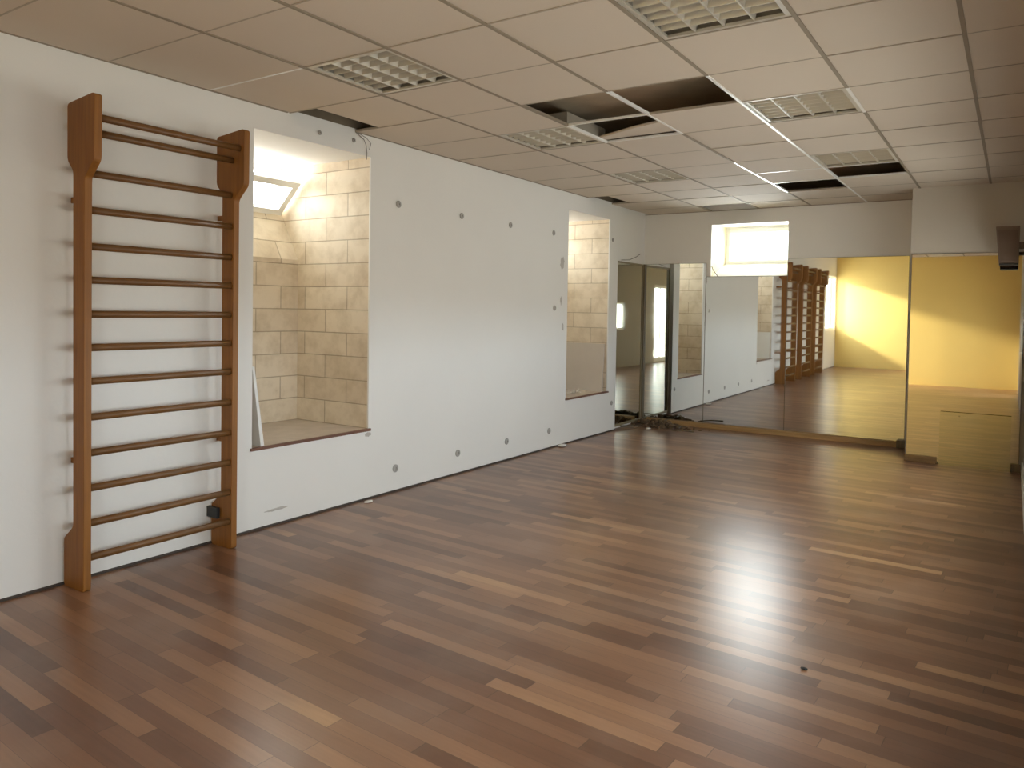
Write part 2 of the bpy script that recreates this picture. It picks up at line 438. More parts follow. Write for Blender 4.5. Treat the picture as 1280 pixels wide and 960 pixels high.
# recesses in the left wall
def recess(n, R, depth):
    y0, y1, z0, z1 = R
    xs, xo, zk, zw = -depth, -depth - 0.21, z0 + 1.285, z0 + 1.67
    prof = [(-0.014, z0), (-depth, z0), (-depth, zk), (xo, zw), (xo, z1), (-0.014, z1)]
    bm = bmesh.new()
    for ya, yb in ((y0 - 0.1, y0), (y1, y1 + 0.1)):
        prism(bm, prof, lambda u, v, d: (u, d, v), ya, yb)
    # back wall: upright part, part sloping outwards, lintel
    prism(bm, [(xs, z0), (xs - 0.12, z0), (xs - 0.12, zk), (xs, zk)], lambda u, v, d: (u, d, v), y0 - 0.1, y1 + 0.1)
    prism(bm, [(xs, zk), (xs - 0.12, zk), (xo - 0.12, zw), (xo, zw)], lambda u, v, d: (u, d, v), y0 - 0.1, y1 + 0.1)
    o = struct('wall_recess_%d' % n, bm, MAT['stone'])
    bm = bmesh.new()
    box(bm, xo - 0.12, -0.014, y0 - 0.1, y1 + 0.1, z1, z1 + 0.1)
    struct('ceiling_recess_%d' % n, bm, MAT['reveal'])
    bm = bmesh.new()
    box(bm, xs - 0.1, -0.012, y0 - 0.002, y1 + 0.002, z0 - 0.05, z0)
    o = struct('trim_sill_%d' % n, bm, MAT['sill'])
    struct('sill_lip', B(-0.012, 0.014, y0 - 0.012, y1 + 0.018, z0 - 0.016, z0 + 0.002), MAT['sill_lip'], o)
    # hopper window, sash tipped inwards
    w = bpy.data.objects.new('window_%d' % n, None); COL.objects.link(w); w.location = (xo, (y0 + y1) / 2, zw); w['kind'] = 'structure'
    bm = bmesh.new()
    fz1 = z1
    for a in ((xo - 0.06, xo, y0, y0 + 0.045, zw, fz1), (xo - 0.06, xo, y1 - 0.045, y1, zw, fz1), (xo - 0.06, xo, y0 + 0.045, y1 - 0.045, zw, zw + 0.04), (xo - 0.06, xo, y0 + 0.045, y1 - 0.045, fz1 - 0.04, fz1)):
        box(bm, *a)
    link_mesh('window_frame', bm, MAT['pvc'], w)
    hgt = 0.34
    ang = math.radians(46)
    T = Matrix.Translation((xo + 0.01, 0, zw + 0.005)) @ Matrix.Rotation(ang, 4, 'Y')
    bm = bmesh.new()
    ya, yb = y0 + 0.03, y1 - 0.035
    for a in ((0, 0.04, ya, ya + 0.055, 0, hgt), (0, 0.04, yb - 0.055, yb, 0, hgt), (0, 0.04, ya + 0.055, yb - 0.055, 0, 0.05), (0, 0.04, ya + 0.055, yb - 0.055, hgt - 0.055, hgt)):
        box(bm, *a, mat4=T)
    s = link_mesh('sash', bm, MAT['pvc'], w)
    bm = bmesh.new(); box(bm, 0.016, 0.022, ya + 0.055, yb - 0.055, 0.05, hgt - 0.055, mat4=T)
    link_mesh('pane', bm, MAT['glass'], s)
    # the wall above the slope is stone at both sides of the window frame only
    return w
recess(1, N1, 0.79)
recess(2, N2, 0.79)

# recess of the back window
x0, x1, z0, z1 = BW
YW = 9.90
bm = bmesh.new()
prof = [(YB + 0.03, z0), (YW, z0 + 0.195), (YW + 0.1, z0 + 0.195), (YW + 0.1, z1 + 0.03), (YB + 0.03, z1)]
for xa, xb in ((x0 - 0.1, x0), (x1, x1 + 0.1)):
    prism(bm, prof, lambda u, v, d: (d, u, v), xa, xb)
struct('wall_recess_3', bm, plain('cream_recess', (0.84, 0.74, 0.50), 0.8, var=0.05))
bm = bmesh.new()
prism(bm, [(YB + 0.03, z0), (YW + 0.1, z0 + 0.195 + 0.02), (YW + 0.1, z0 + 0.1), (YB + 0.03, z0 - 0.1)], lambda u, v, d: (d, u, v), x0 - 0.1, x1 + 0.1)
struct('trim_sill_3', bm, MAT['reveal'])
bm = bmesh.new(); prism(bm, [(YB + 0.03, z1), (YW + 0.1, z1 + 0.03), (YW + 0.1, z1 + 0.15), (YB + 0.03, z1 + 0.1)], lambda u, v, d: (d, u, v), x0 - 0.1, x1 + 0.1)
struct('ceiling_recess_3', bm, MAT['reveal'])
w = bpy.data.objects.new('window_3', None); COL.objects.link(w); w.location = ((x0 + x1) / 2, YW, 2.1); w['kind'] = 'structure'
bm = bmesh.new()
fa, fb, fc, fd = x0, x1, 2.085, 2.572
for a in ((fa, fa + 0.02, YW, YW + 0.06, fc, fd), (fb - 0.02, fb, YW, YW + 0.06, fc, fd), (fa + 0.02, fb - 0.02, YW, YW + 0.06, fc, fc + 0.02), (fa + 0.02, fb - 0.02, YW, YW + 0.06, fd - 0.035, fd)):
    box(bm, *a)
link_mesh('window_frame', bm, MAT['pvc'], w)
bm = bmesh.new()
ga, gb, gc, gd = fa + 0.02, fb - 0.02, fc + 0.02, fd - 0.035
for a in ((ga, ga + 0.04, YW - 0.012, YW + 0.045, gc, gd), (gb - 0.04, gb, YW - 0.012, YW + 0.045, gc, gd), (ga + 0.04, gb - 0.04, YW - 0.012, YW + 0.045, gc, gc + 0.03), (ga + 0.04, gb - 0.04, YW - 0.012, YW + 0.045, gd - 0.05, gd)):
    box(bm, *a, bevel=0.004)
s = link_mesh('sash', bm, MAT['pvc'], w)
link_mesh('pane', B(ga + 0.04, gb - 0.04, YW + 0.012, YW + 0.018, gc + 0.03, gd - 0.05), MAT['glass'], s)

# front bay openings (behind the camera; they light the room and the yellow wall)
y0, y1, z0, z1 = FW
w = bpy.data.objects.new('window_4', None); COL.objects.link(w); w.location = (-0.03, (y0 + y1) / 2, z0); w['kind'] = 'structure'
bm = bmesh.new()
for a in ((-0.07, -0.02, y0, y0 + 0.05, z0, z1), (-0.07, -0.02, y1 - 0.05, y1, z0, z1), (-0.07, -0.02, y0 + 0.05, y1 - 0.05, z0, z0 + 0.05), (-0.07, -0.02, y0 + 0.05, y1 - 0.05, z1 - 0.05, z1), (-0.065, -0.025, (y0 + y1) / 2 - 0.02, (y0 + y1) / 2 + 0.02, z0 + 0.05, z1 - 0.05)):
    box(bm, *a)
link_mesh('window_frame', bm, MAT['pvc'], w)
link_mesh('pane', B(-0.048, -0.042, y0 + 0.05, y1 - 0.05, z0 + 0.05, z1 - 0.05), MAT['glass'], w)
y0, y1, z0, z1 = RD
w = bpy.data.objects.new('door_1', None); COL.objects.link(w); w.location = (W, (y0 + y1) / 2, 0); w['kind'] = 'structure'
bm = bmesh.new()
ym = (y0 + y1) / 2
for a in ((W + 0.02, W + 0.08, y0, y0 + 0.07, z0, z1), (W + 0.02, W + 0.08, y1 - 0.07, y1, z0, z1), (W + 0.02, W + 0.08, ym - 0.06, ym + 0.06, z0, z1), (W + 0.02, W + 0.08, y0 + 0.07, ym - 0.06, z0, z0 + 0.12), (W + 0.02, W + 0.08, ym + 0.06, y1 - 0.07, z0, z0 + 0.12), (W + 0.02, W + 0.08, y0 + 0.07, ym - 0.06, z1 - 0.08, z1), (W + 0.02, W + 0.08, ym + 0.06, y1 - 0.07, z1 - 0.08, z1)):
    box(bm, *a)
link_mesh('door_frame', bm, MAT['pvc'], w)
link_mesh('pane', B(W + 0.047, W + 0.053, y0 + 0.07, ym - 0.06, z0 + 0.12, z1 - 0.08), MAT['glass'], w)
link_mesh('pane', B(W + 0.047, W + 0.053, ym + 0.06, y1 - 0.07, z0 + 0.12, z1 - 0.08), MAT['glass'], w)

for n_, (y0, y1, z0, z1) in enumerate(FILL_WIN):  # added fill windows, out of view, there only for their light
    w = bpy.data.objects.new('window_%d' % (5 + n_), None); COL.objects.link(w); w.location = (W, (y0 + y1) / 2, z0); w['kind'] = 'structure'
    bm = bmesh.new(); ym = (y0 + y1) / 2
    for a in ((W + 0.04, W + 0.1, y0, y0 + 0.06, z0, z1), (W + 0.04, W + 0.1, y1 - 0.06, y1, z0, z1), (W + 0.04, W + 0.1, ym - 0.04, ym + 0.04, z0, z1), (W + 0.04, W + 0.1, y0 + 0.06, ym - 0.04, z0, z0 + 0.06), (W + 0.04, W + 0.1, ym + 0.04, y1 - 0.06, z0, z0 + 0.06), (W + 0.04, W + 0.1, y0 + 0.06, ym - 0.04, z1 - 0.06, z1), (W + 0.04, W + 0.1, ym + 0.04, y1 - 0.06, z1 - 0.06, z1)):
        box(bm, *a)
    link_mesh('window_frame', bm, MAT['pvc'], w)
    for ya, yb in ((y0 + 0.06, ym - 0.04), (ym + 0.04, y1 - 0.06)):
        link_mesh('pane', B(W + 0.067, W + 0.073, ya, yb, z0 + 0.06, z1 - 0.06), MAT['glass'], w)

# added pale wall that dims the sky in the back window, and paving
struct('wall_sky_block', B(-1.5, 4.5, 11.6, 11.75, 1.2, 3.9), MAT['concrete_out'])
struct('ground_outside', B(-1.5, 4.5, YB + 0.8, 11.6, 1.9, 2.0), MAT['concrete_out'])
bm = bmesh.new()
for xx in (0.95, 1.13, 1.31, 1.49, 1.67, 1.85): box(bm, xx - 0.008, xx + 0.008, 10.9, 10.916, 2.0, 2.75)
box(bm, 0.8, 2.0, 10.895, 10.921, 2.75, 2.78); box(bm, 0.8, 2.0, 10.895, 10.921, 2.08, 2.10)
struct('trim_railing', bm, MAT['grey'])

# ------------------------------------------------------------------ mirrors
def tilt(bm, axis, pivot, deg):
    bmesh.ops.rotate(bm, verts=bm.verts[:], cent=pivot, matrix=Matrix.Rotation(math.radians(deg), 3, axis))

def wall_mirror(x0, x1, z0, z1, y, deg, mat, label):
    """sheet mirror leaning on a wall that faces -y: glass with a thin dark edging"""
    t = thing('wall_mirror', label, 'mirror', ((x0 + x1) / 2, y, z0), 'wall mirrors')
    bm = bmesh.new(); box(bm, x0 + 0.003, x1 - 0.003, y - 0.006, y, z0 + 0.003, z1 - 0.003); tilt(bm, 'X', (0, y, z0), deg)
    link_mesh('glass', bm, mat, t)
    bm = bmesh.new()
    e = 0.003
    box(bm, x0, x0 + e, y - 0.007, y, z0, z1); box(bm, x1 - e, x1, y - 0.007, y, z0, z1)
    box(bm, x0 + e, x1 - e, y - 0.007, y, z1 - e, z1); box(bm, x0 + e, x1 - e, y - 0.007, y, z0, z0 + e)
    tilt(bm, 'X', (0, y, z0), deg)
    link_mesh('edging', bm, MAT['edge'], t)
    return t
TB = 0.13
wall_mirror(-0.045, 0.783, 0.03, 2.072, YB - 0.002, TB, MAT['mirror'], 'tall narrow mirror in the far left corner reflecting the near window recess')
wall_mirror(0.784, 1.774, 0.03, 1.900, YB - 0.002, TB, MAT['mirror'], 'shorter mirror sheet directly below the small back window')
wall_mirror(1.775, 3.06, 0.03, 2.106, YB - 0.002, TB, MAT['mirror'], 'wide mirror on the back wall reflecting wall bars and yellow wall')
wall_mirror(XP + 0.012, 4.105, 0.012, 2.062, YP - 0.022, -0.42, MAT['mirror_warm'], 'mirror on the projecting right pier filled with yellow reflection')
# mirror on the short stretch of left wall
t = thing('corner_mirror', 'slim dark-framed mirror on the left wall end, beside the far corner', 'mirror', (-0.055, 8.85, 0.0), 'wall mirrors')
link_mesh('glass', B(-0.0595, -0.052, 8.445, 9.272, 0.05, 2.045), MAT['mirror_green'], t)
bm = bmesh.new()
box(bm, -0.0595, -0.046, 8.425, 8.445, 0.02, 2.068, bevel=0.003); box(bm, -0.0595, -0.046, 9.272, 9.292, 0.02, 2.068, bevel=0.003)
box(bm, -0.0595, -0.046, 8.445, 9.272, 2.045, 2.068, bevel=0.003); box(bm, -0.0595, -0.046, 8.445, 9.272, 0.02, 0.05, bevel=0.003)
link_mesh('frame', bm, MAT['olive'], t)
o = link_mesh('corner_batten', B(-0.059, -0.03, 9.293, 9.327, 0.0, 2.07, bevel=0.003), MAT['dark_wood'])
tag(centre_origin(o, (-0.045, 9.31, 0)), 'upright dark wooden strip between the two mirrors in the far left corner', 'wood strip')
o = link_mesh('skirting_batten', B(0.03, 2.985, YB - 0.052, YB - 0.014, 0.0, 0.06, bevel=0.003), MAT['batten'])
tag(centre_origin(o, (1.5, YB - 0.03, 0)), 'long pine batten on the floor along the foot of the back mirrors', 'wood strip')
o = link_mesh('wood_block', B(2.99, 3.075, YB - 0.10, YB - 0.02, 0.0, 0.085, bevel=0.004), MAT['dark_wood'])
tag(centre_origin(o, (3.03, YB - 0.06, 0)), 'small dark wooden block at the right end of the long pine batten', 'wood block')
o = link_mesh('short_batten', B(XP, 3.43, YP - 0.055, YP - 0.031, 0.0, 0.062, bevel=0.003), wood('brown_batten', (0.16, 0.085, 0.03), (0.27, 0.15, 0.055), 0.5, 'X'))
tag(centre_origin(o, (3.29, YP - 0.05, 0)), 'short brown wooden batten at the foot of the pier mirror, left end', 'wood strip')
o = link_mesh('batten_stub', B(4.04, 4.118, YP - 0.06, YP - 0.031, 0.0, 0.075, bevel=0.003), MAT['dark_wood'])
tag(centre_origin(o, (4.08, YP - 0.05, 0)), 'dark stub of batten at the foot of the pier mirror, right end', 'wood strip')
bm = bmesh.new(); box(bm, 3.45, 4.035, YP - 0.062, YP - 0.056, 0.0, 0.52); tilt(bm, 'X', (0, YP - 0.06, 0), -0.6)
o = link_mesh('loose_mirror_sheet', bm, MAT['mirror_green'])
tag(centre_origin(o, (3.74, YP - 0.06, 0)), 'low loose sheet of dull mirror leaning against the foot of the pier mirror', 'mirror')

# ------------------------------------------------------------------ wall bars
RZ = [(0.262, 2.352), (0.20, 2.288)] + [(0.185, z) for z in (2.087, 1.905, 1.725, 1.558, 1.388, 1.221, 1.053, 0.873, 0.693, 0.516, 0.339, 0.165)]
def rounded(poly, r=0.03, seg=4):
    out = []
    n = len(poly)
    for i in range(n):
        p0, p1, p2 = Vector(poly[i - 1]), Vector(poly[i]), Vector(poly[(i + 1) % n])
        a, b = (p0 - p1), (p2 - p1)
        rr = min(r, a.length * 0.45, b.length * 0.45)
        s, e = p1 + a.normalized() * rr, p1 + b.normalized() * rr
        for k in range(seg + 1):
            t_ = k / seg
            q = s * (1 - t_) ** 2 + p1 * 2 * t_ * (1 - t_) + e * t_ ** 2
            out.append((q.x, q.y))
    return out
def make_wall_bars(y0, label):
    t = thing('wall_bars', label, 'wall bars', (0.0, y0 + 0.45, 0.0), 'wooden wall bars along the left wall')
    prof = [(0.012, 0.0), (0.205, 0.0), (0.212, 2.06), (0.300, 2.14), (0.304, 2.452), (0.285, 2.462), (0.046, 2.440), (0.046, 2.158), (0.102, 2.10), (0.102, 0.315), (0.012, 0.245)]
    prof = rounded(prof, 0.022)
    for ya in (y0, y0 + 0.855):
        bm = bmesh.new()
        prism(bm, prof, lambda u, v, d: (u, d, v), ya, ya + 0.038)
        post = link_mesh('side_post', bm, MAT['bar_wood'], t)
        bv = post.modifiers.new('edge', 'BEVEL'); bv.width = 0.003; bv.segments = 2; bv.limit_method = 'ANGLE'; bv.angle_limit = 0.9
        # fixing brackets between post and wall
        for zb in (0.62, 1.95):
            link_mesh('wall_bracket', B(0.001, 0.105, ya + 0.039, ya + 0.064, zb, zb + 0.03, bevel=0.003), MAT['bar_wood'], t)
    for x, z in RZ:
        bm = bmesh.new()
        tube(bm, [(x, y0 + 0.036, z), (x, y0 + 0.45, z), (x, y0 + 0.857, z)], 0.014, 14, 0.0185)
        link_mesh('rung', bm, MAT['rung_wood'], t, smooth=True)
    return t
BAR = make_wall_bars(1.965, 'brown wooden wall bars fixed to the white wall left of the window recess')
for y, lab in ((0.56, 'wall bars seen only in the back mirror, first behind the foreground pair of posts'),
               (-0.75, 'wall bars seen only in the back mirror, farthest one beside the yellow wall')):
    c = copy_tree(BAR); c.location = (0, y + 0.45, 0); c['label'] = lab
o = link_mesh('fixing_block', B(0.001, 0.10, 2.795, 2.818, 0.17, 0.235, bevel=0.004), MAT['black'], BAR)
o['label'] = 'small black fixing block'

# ------------------------------------------------------------------ ceiling lights
def make_lamp(ix, k, label):
    x0, x1, y0, y1 = GX[ix] + 0.011, GX[ix + 1] - 0.011, gy(k) + 0.010, gy(k + 1) - 0.010
    t = thing('ceiling_light', label, 'ceiling light', ((x0 + x1) / 2, (y0 + y1) / 2, HC), 'recessed louvre lights in the tiled ceiling')
    bm = bmesh.new()
    box(bm, x0, x0 + 0.004, y0, y1, HC + 0.012, HC + 0.095); box(bm, x1 - 0.004, x1, y0, y1, HC + 0.012, HC + 0.095)
    box(bm, x0 + 0.004, x1 - 0.004, y0, y0 + 0.004, HC + 0.012, HC + 0.095); box(bm, x0 + 0.004, x1 - 0.004, y1 - 0.004, y1, HC + 0.012, HC + 0.095)
    box(bm, x0, x1, y0, y1, HC + 0.095, HC + 0.10)
    link_mesh('housing', bm, MAT['housing'], t)
    bm = bmesh.new(); f = 0.022
    for a in ((x0, x0 + f, y0, y1), (x1 - f, x1, y0, y1), (x0 + f, x1 - f, y0, y0 + f), (x0 + f, x1 - f, y1 - f, y1)):
        box(bm, *a, HC - 0.001, HC + 0.012)
    link_mesh('frame', bm, MAT['metal'], t)
    bm = bmesh.new()
    xa, xb, ya, yb = x0 + f, x1 - f, y0 + f, y1 - f
    def vee(u0, u1, c, along, wt, wb):
        # wedge blade: narrow at the bottom, wider at the top
        if along == 'y': prism(bm, [(c - wb, HC + 0.002), (c + wb, HC + 0.002), (c + wt, HC + 0.04), (c - wt, HC + 0.04)], lambda u, v, d: (u, d, v), u0, u1)
        else: prism(bm, [(c - wb, HC + 0.003), (c + wb, HC + 0.003), (c + wt, HC + 0.038), (c - wt, HC + 0.038)], lambda u, v, d: (d, u, v), u0, u1)
    for i in range(1, 4): vee(ya, yb, xa + (xb - xa) * i / 4, 'y', 0.014, 0.003)
    for j in range(1, 7): vee(xa, xb, ya + (yb - ya) * j / 7, 'x', 0.010, 0.0022)
    link_mesh('louvre', bm, MAT['metal'], t)
    for i in range(4):
        bm = bmesh.new(); xc = xa + (xb - xa) * (i + 0.5) / 4
        tube(bm, [(xc, ya + 0.01, HC + 0.068), (xc, yb - 0.01, HC + 0.068)], 0.013, 10)
        link_mesh('lamp_tube', bm, MAT['tube'], t, smooth=True)
    return t
make_lamp(2, 1, 'square louvre light in the ceiling just above the nearest window recess')
make_lamp(2, 4, 'small-looking louvre light left of the dark gaps in the ceiling, middle of its row')
make_lamp(2, 7, 'farthest louvre light in the ceiling row nearest the left wall')
make_lamp(5, 1, 'big louvre light at the top edge, cut by the picture')
make_lamp(5, 4, 'louvre light right of the large double gap in the ceiling, white bar at its edge')
make_lamp(5, 7, 'dull louvre light directly before the dark slot near the right pier')

# tile that slipped out of its bay
bm = bmesh.new()
prism(bm, [(1.412, 5.10), (1.55, 5.04), (1.78, 4.935), (2.030, 4.86), (2.030, 5.16), (1.8, 5.172), (1.6, 5.165), (1.412, 5.18)], lambda u, v, d: (u, v, d), HC + 0.0125, HC + 0.0265)
o = link_mesh('ceiling_tile', bm, MAT['tile'])
tag(centre_origin(o, (1.72, 5.03, HC + 0.0125)), 'broken ceiling tile lying askew across the dark gap in the ceiling', 'ceiling tile')

# ------------------------------------------------------------------ wall discs
def disc(y, z, r=0.027, name='wall_anchor', mat='grey'):
    bm = bmesh.new()
    rings = [(0.0005, r), (0.006, r), (0.010, r * 0.75), (0.0105, r * 0.35), (0.004, r * 0.30)]
    prev = None
    for x, rr in rings:
        ring = [bm.verts.new((x, y + rr * math.cos(2 * PI * k / 20), z + rr * math.sin(2 * PI * k / 20))) for k in range(20)]
        if prev:
            for k in range(20): bm.faces.new((prev[k], prev[(k + 1) % 20], ring[(k + 1) % 20], ring[k]))
        prev = ring
    bm.faces.new(prev)
    return centre_origin(link_mesh(name, bm, MAT[mat], smooth=False), (0, y, z))
GU, GL = 'grey discs in the upper row on the left wall', 'grey discs in the lower row on the left wall'
for y, lab in ((4.472, 'first upper grey wall disc, just right of the near window recess'), (5.284, 'second upper grey wall disc from the near window recess'),
               (6.051, 'third upper grey wall disc from the near window recess'), (6.866, 'upper grey wall disc closest to the far window recess')):
    tag(disc(y, 2.252), lab, 'wall disc', GU)
for y, lab in ((4.471, 'first lower grey wall disc, right of the near window recess'), (5.275, 'second lower grey wall disc from the near window recess'),
               (6.042, 'third lower grey wall disc from the near window recess'), (6.838, 'lower grey wall disc below and left of the far window recess')):
    tag(disc(y, 0.184, 0.031), lab, 'wall disc', GL)
tag(disc(6.909, 1.471), 'grey wall disc halfway up, left of the far window recess', 'wall disc')
tag(disc(8.31, 0.342, 0.028), 'grey wall disc low at the end of the wall beside the corner mirror', 'wall disc')
tag(disc(8.262, 2.30, 0.022), 'small rusty wall plug right of the top of the far window recess', 'wall plug')
tag(disc(3.66, 2.642, 0.016), 'dark wall plug above the near window recess, left one', 'wall plug')
tag(disc(3.985, 2.652, 0.016), 'dark wall plug above the near window recess, right one', 'wall plug')

# scars in the plaster beside the far recess: shallow lumps
def scar(y, z, ry, rz, seed, name, label):
    rnd = random.Random(seed); bm = bmesh.new(); n = 16
    ring = [bm.verts.new((0.0006, y + ry * math.cos(2 * PI * k / n) * rnd.uniform(0.7, 1.2), z + rz * math.sin(2 * PI * k / n) * rnd.uniform(0.7, 1.2))) for k in range(n)]
    top = [bm.verts.new((0.0035, y + (v.co.y - y) * 0.7, z + (v.co.z - z) * 0.7)) for v in ring]
    for k in range(n): bm.faces.new((ring[k], ring[(k + 1) % n], top[(k + 1) % n], top[k]))
    bm.faces.new(top); bm.faces.new(list(reversed(ring)))
    o = link_mesh(name, bm, plain(name + '_grey', (0.5, 0.47, 0.43), 0.9))
    return tag(centre_origin(o, (0, y, z)), label, 'plaster patch')
scar(7.06, 1.95, 0.045, 0.075, 1, 'filler_patch', 'grey filler patch on the wall left of the far window recess, upper')
scar(7.045, 1.55, 0.018, 0.05, 2, 'plaster_scar', 'dark plaster scar just right of the halfway wall disc')
scar(7.09, 1.27, 0.022, 0.045, 3, 'plaster_scar', 'lowest dark plaster scar beside the far window recess')
scar(3.325, 0.105, 0.10, 0.010, 4, 'plaster_crack', 'thin grey scrape low on the wall below the near window recess')
scar(4.16, 0.49, 0.035, 0.018, 5, 'plaster_scar', 'chipped plaster under the right end of the near recess sill')

# ------------------------------------------------------------------ boards in the recesses, wires
bm = bmesh.new()
prism(bm, [(3.135, N1[2] + 0.52), (3.152, N1[2] + 0.52), (3.232, N1[2]), (3.205, N1[2])], lambda u, v, d: (d, u, v), -0.62, -0.02)
o = link_mesh('leaning_board', bm, MAT['board_white'])
tag(centre_origin(o, (-0.3, 3.2, N1[2])), 'white board standing on the near recess sill, leaning to its left side', 'board')
bm = bmesh.new()
prism(bm, [(8.155, N2[2] + 0.565), (8.172, N2[2] + 0.565), (8.135, N2[2]), (8.115, N2[2])], lambda u, v, d: (d, u, v), -0.74, -0.035)
o = link_mesh('leaning_board', bm, MAT['board'])
tag(centre_origin(o, (-0.4, 8.15, N2[2])), 'grey plasterboard offcut standing in the far window recess', 'board')
def rubble(bm, n, cx, cy, sx, sy, z, smin, smax, rnd, hmax=0.0):
    for _ in range(n):
        u, v = rnd.gauss(0, 0.42), rnd.gauss(0, 0.42)
        x, y = cx + u * sx, cy + v * sy
        s = rnd.uniform(smin, smax)
        r = bmesh.ops.create_icosphere(bm, subdivisions=1, radius=s)
        f = (rnd.uniform(0.6, 1.6), rnd.uniform(0.6, 1.6), rnd.uniform(0.3, 0.7))
        zz = z + s * f[2] * 0.8 + hmax * max(0, 1 - (u * u + v * v) * 2) * rnd.random()
        M_ = Matrix.Translation((x, y, zz)) @ Matrix.Rotation(rnd.uniform(0, 6), 4, 'Z') @ Matrix.Diagonal((*f, 1))
        for vv in r['verts']: vv.co += Vector([rnd.uniform(-1, 1) * s * 0.25 for _ in range(3)])
        bmesh.ops.transform(bm, matrix=M_, verts=r['verts'])
rnd = random.Random(3)
bm = bmesh.new(); rubble(bm, 60, -0.3, 7.75, 0.2, 0.3, N2[2] + 0.002, 0.008, 0.03, rnd)
for v in bm.verts: v.co.x = max(-0.7, min(-0.02, v.co.x)); v.co.y = max(7.21, min(8.1, v.co.y))
tag(link_mesh('plaster_crumbs', bm, MAT['plaster_bit']), 'white plaster crumbs spread over the far recess sill', 'rubble', kind='stuff')
bm = bmesh.new(); rubble(bm, 320, 0.27, 9.07, 0.5, 0.2, 0.0, 0.006, 0.03, rnd, 0.07)
for v in bm.verts: v.co.y = min(9.275, v.co.y); v.co.x = max(-0.04, v.co.x)
tag(link_mesh('rubble_heap', bm, MAT['dirt']), 'brown heap of rubble and dirt in the far left corner before the mirrors', 'rubble', kind='stuff')
for i, (x, y, a, L_, h, lab) in enumerate(((0.02, 8.72, 0.5, 0.30, 0.0, 'splintered stick on the floor in front of the corner rubble, left one'), (0.72, 8.80, -0.35, 0.30, 0.0, 'splintered stick on the floor in front of the corner rubble, right one'),
                                           (0.33, 9.12, 1.1, 0.22, 0.09, 'short stick poking up out of the corner rubble'))):
    bm = bmesh.new()
    d = Vector((math.cos(a), math.sin(a) * 0.5, 0.25 if i == 2 else 0.06)).normalized()
    p = Vector((x, y, 0.012 + h * 0.4))
    tube(bm, [p - d * L_ / 2 + Vector((0, 0, max(0, d.z * L_ / 2 - 0.02))), p + Vector((0, 0.004, 0.008)), p + d * L_ / 2], 0.008, 6)
    tag(centre_origin(link_mesh('stick', bm, MAT['dark_wood']), p), lab, 'stick')
for x, y, s, lab in ((0.30, 8.74, 0.035, 'white plaster lump in front of the corner rubble'), (0.60, 9.06, 0.03, 'pale plaster lump at the right end of the corner rubble'),
                     (0.075, 4.10, 0.03, 'pale plaster flake on the floor by the left wall, below the near recess'), (0.06, 7.02, 0.05, 'pale plaster flake on the floor by the left wall, below the far recess')):
    bm = bmesh.new(); r = bmesh.ops.create_icosphere(bm, subdivisions=2, radius=s)
    for v in bm.verts: v.co = Vector((v.co.x * rnd.uniform(0.7, 1.1), v.co.y * rnd.uniform(1.1, 1.5), max(-0.25 * s, v.co.z * 0.35) + 0.25 * s)) + Vector((x, y, 0.0))
    tag(centre_origin(link_mesh('plaster_lump', bm, plain('plaster_white', (0.78, 0.75, 0.70), 0.9)), (x, y, 0)), lab, 'plaster piece')
bm = bmesh.new(); r = bmesh.ops.create_icosphere(bm, subdivisions=1, radius=0.012)
for v in bm.verts: v.co = Vector((v.co.x * 1.4 + 3.357, v.co.y * 0.9 + 3.217, v.co.z * 0.4 + 0.0048))
tag(centre_origin(link_mesh('floor_chip', bm, MAT['black']), (3.357, 3.217, 0)), 'tiny black chip lying alone on the floor right of the glare', 'chip')
# loose wires
bm = bmesh.new(); tube(bm, [(0.012, 3.995, 2.712), (0.02, 4.03, 2.69), (0.014, 4.075, 2.675), (0.012, 4.10, 2.64), (0.016, 4.105, 2.58), (0.01, 4.11, 2.535)], 0.003, 6)
tag(centre_origin(link_mesh('loose_wire', bm, MAT['wire']), (0.012, 4.0, 2.71)), 'thin grey wire hanging from the ceiling over the near recess corner', 'wire')
bm = bmesh.new(); tube(bm, [(0.012, 4.02, 2.71), (0.016, 4.10, 2.69), (0.012, 4.15, 2.66), (0.012, 4.135, 2.61)], 0.0025, 6)
tag(centre_origin(link_mesh('loose_wire', bm, MAT['wire']), (0.012, 4.02, 2.71)), 'short curled wire end right of the hanging wire', 'wire')
bm = bmesh.new(); tube(bm, [(-0.05, 8.62, 2.085), (-0.05, 8.85, 2.10), (-0.048, 9.05, 2.15), (-0.05, 9.19, 2.20)], 0.004, 6)
tag(centre_origin(link_mesh('loose_wire', bm, MAT['wire']), (-0.05, 9.19, 2.2)), 'curved wire on the wall above the corner mirror', 'wire')
bm = bmesh.new(); tube(bm, [(0.845, YB + 0.02, 2.03), (0.87, YB - 0.004, 1.985), (0.90, YB - 0.006, 1.945), (0.94, YB - 0.008, 1.895)], 0.005, 6)
tag(centre_origin(link_mesh('loose_wire', bm, MAT['wire']), (0.845, YB, 2.03)), 'dark wire crossing the lower left corner of the back window recess', 'wire')

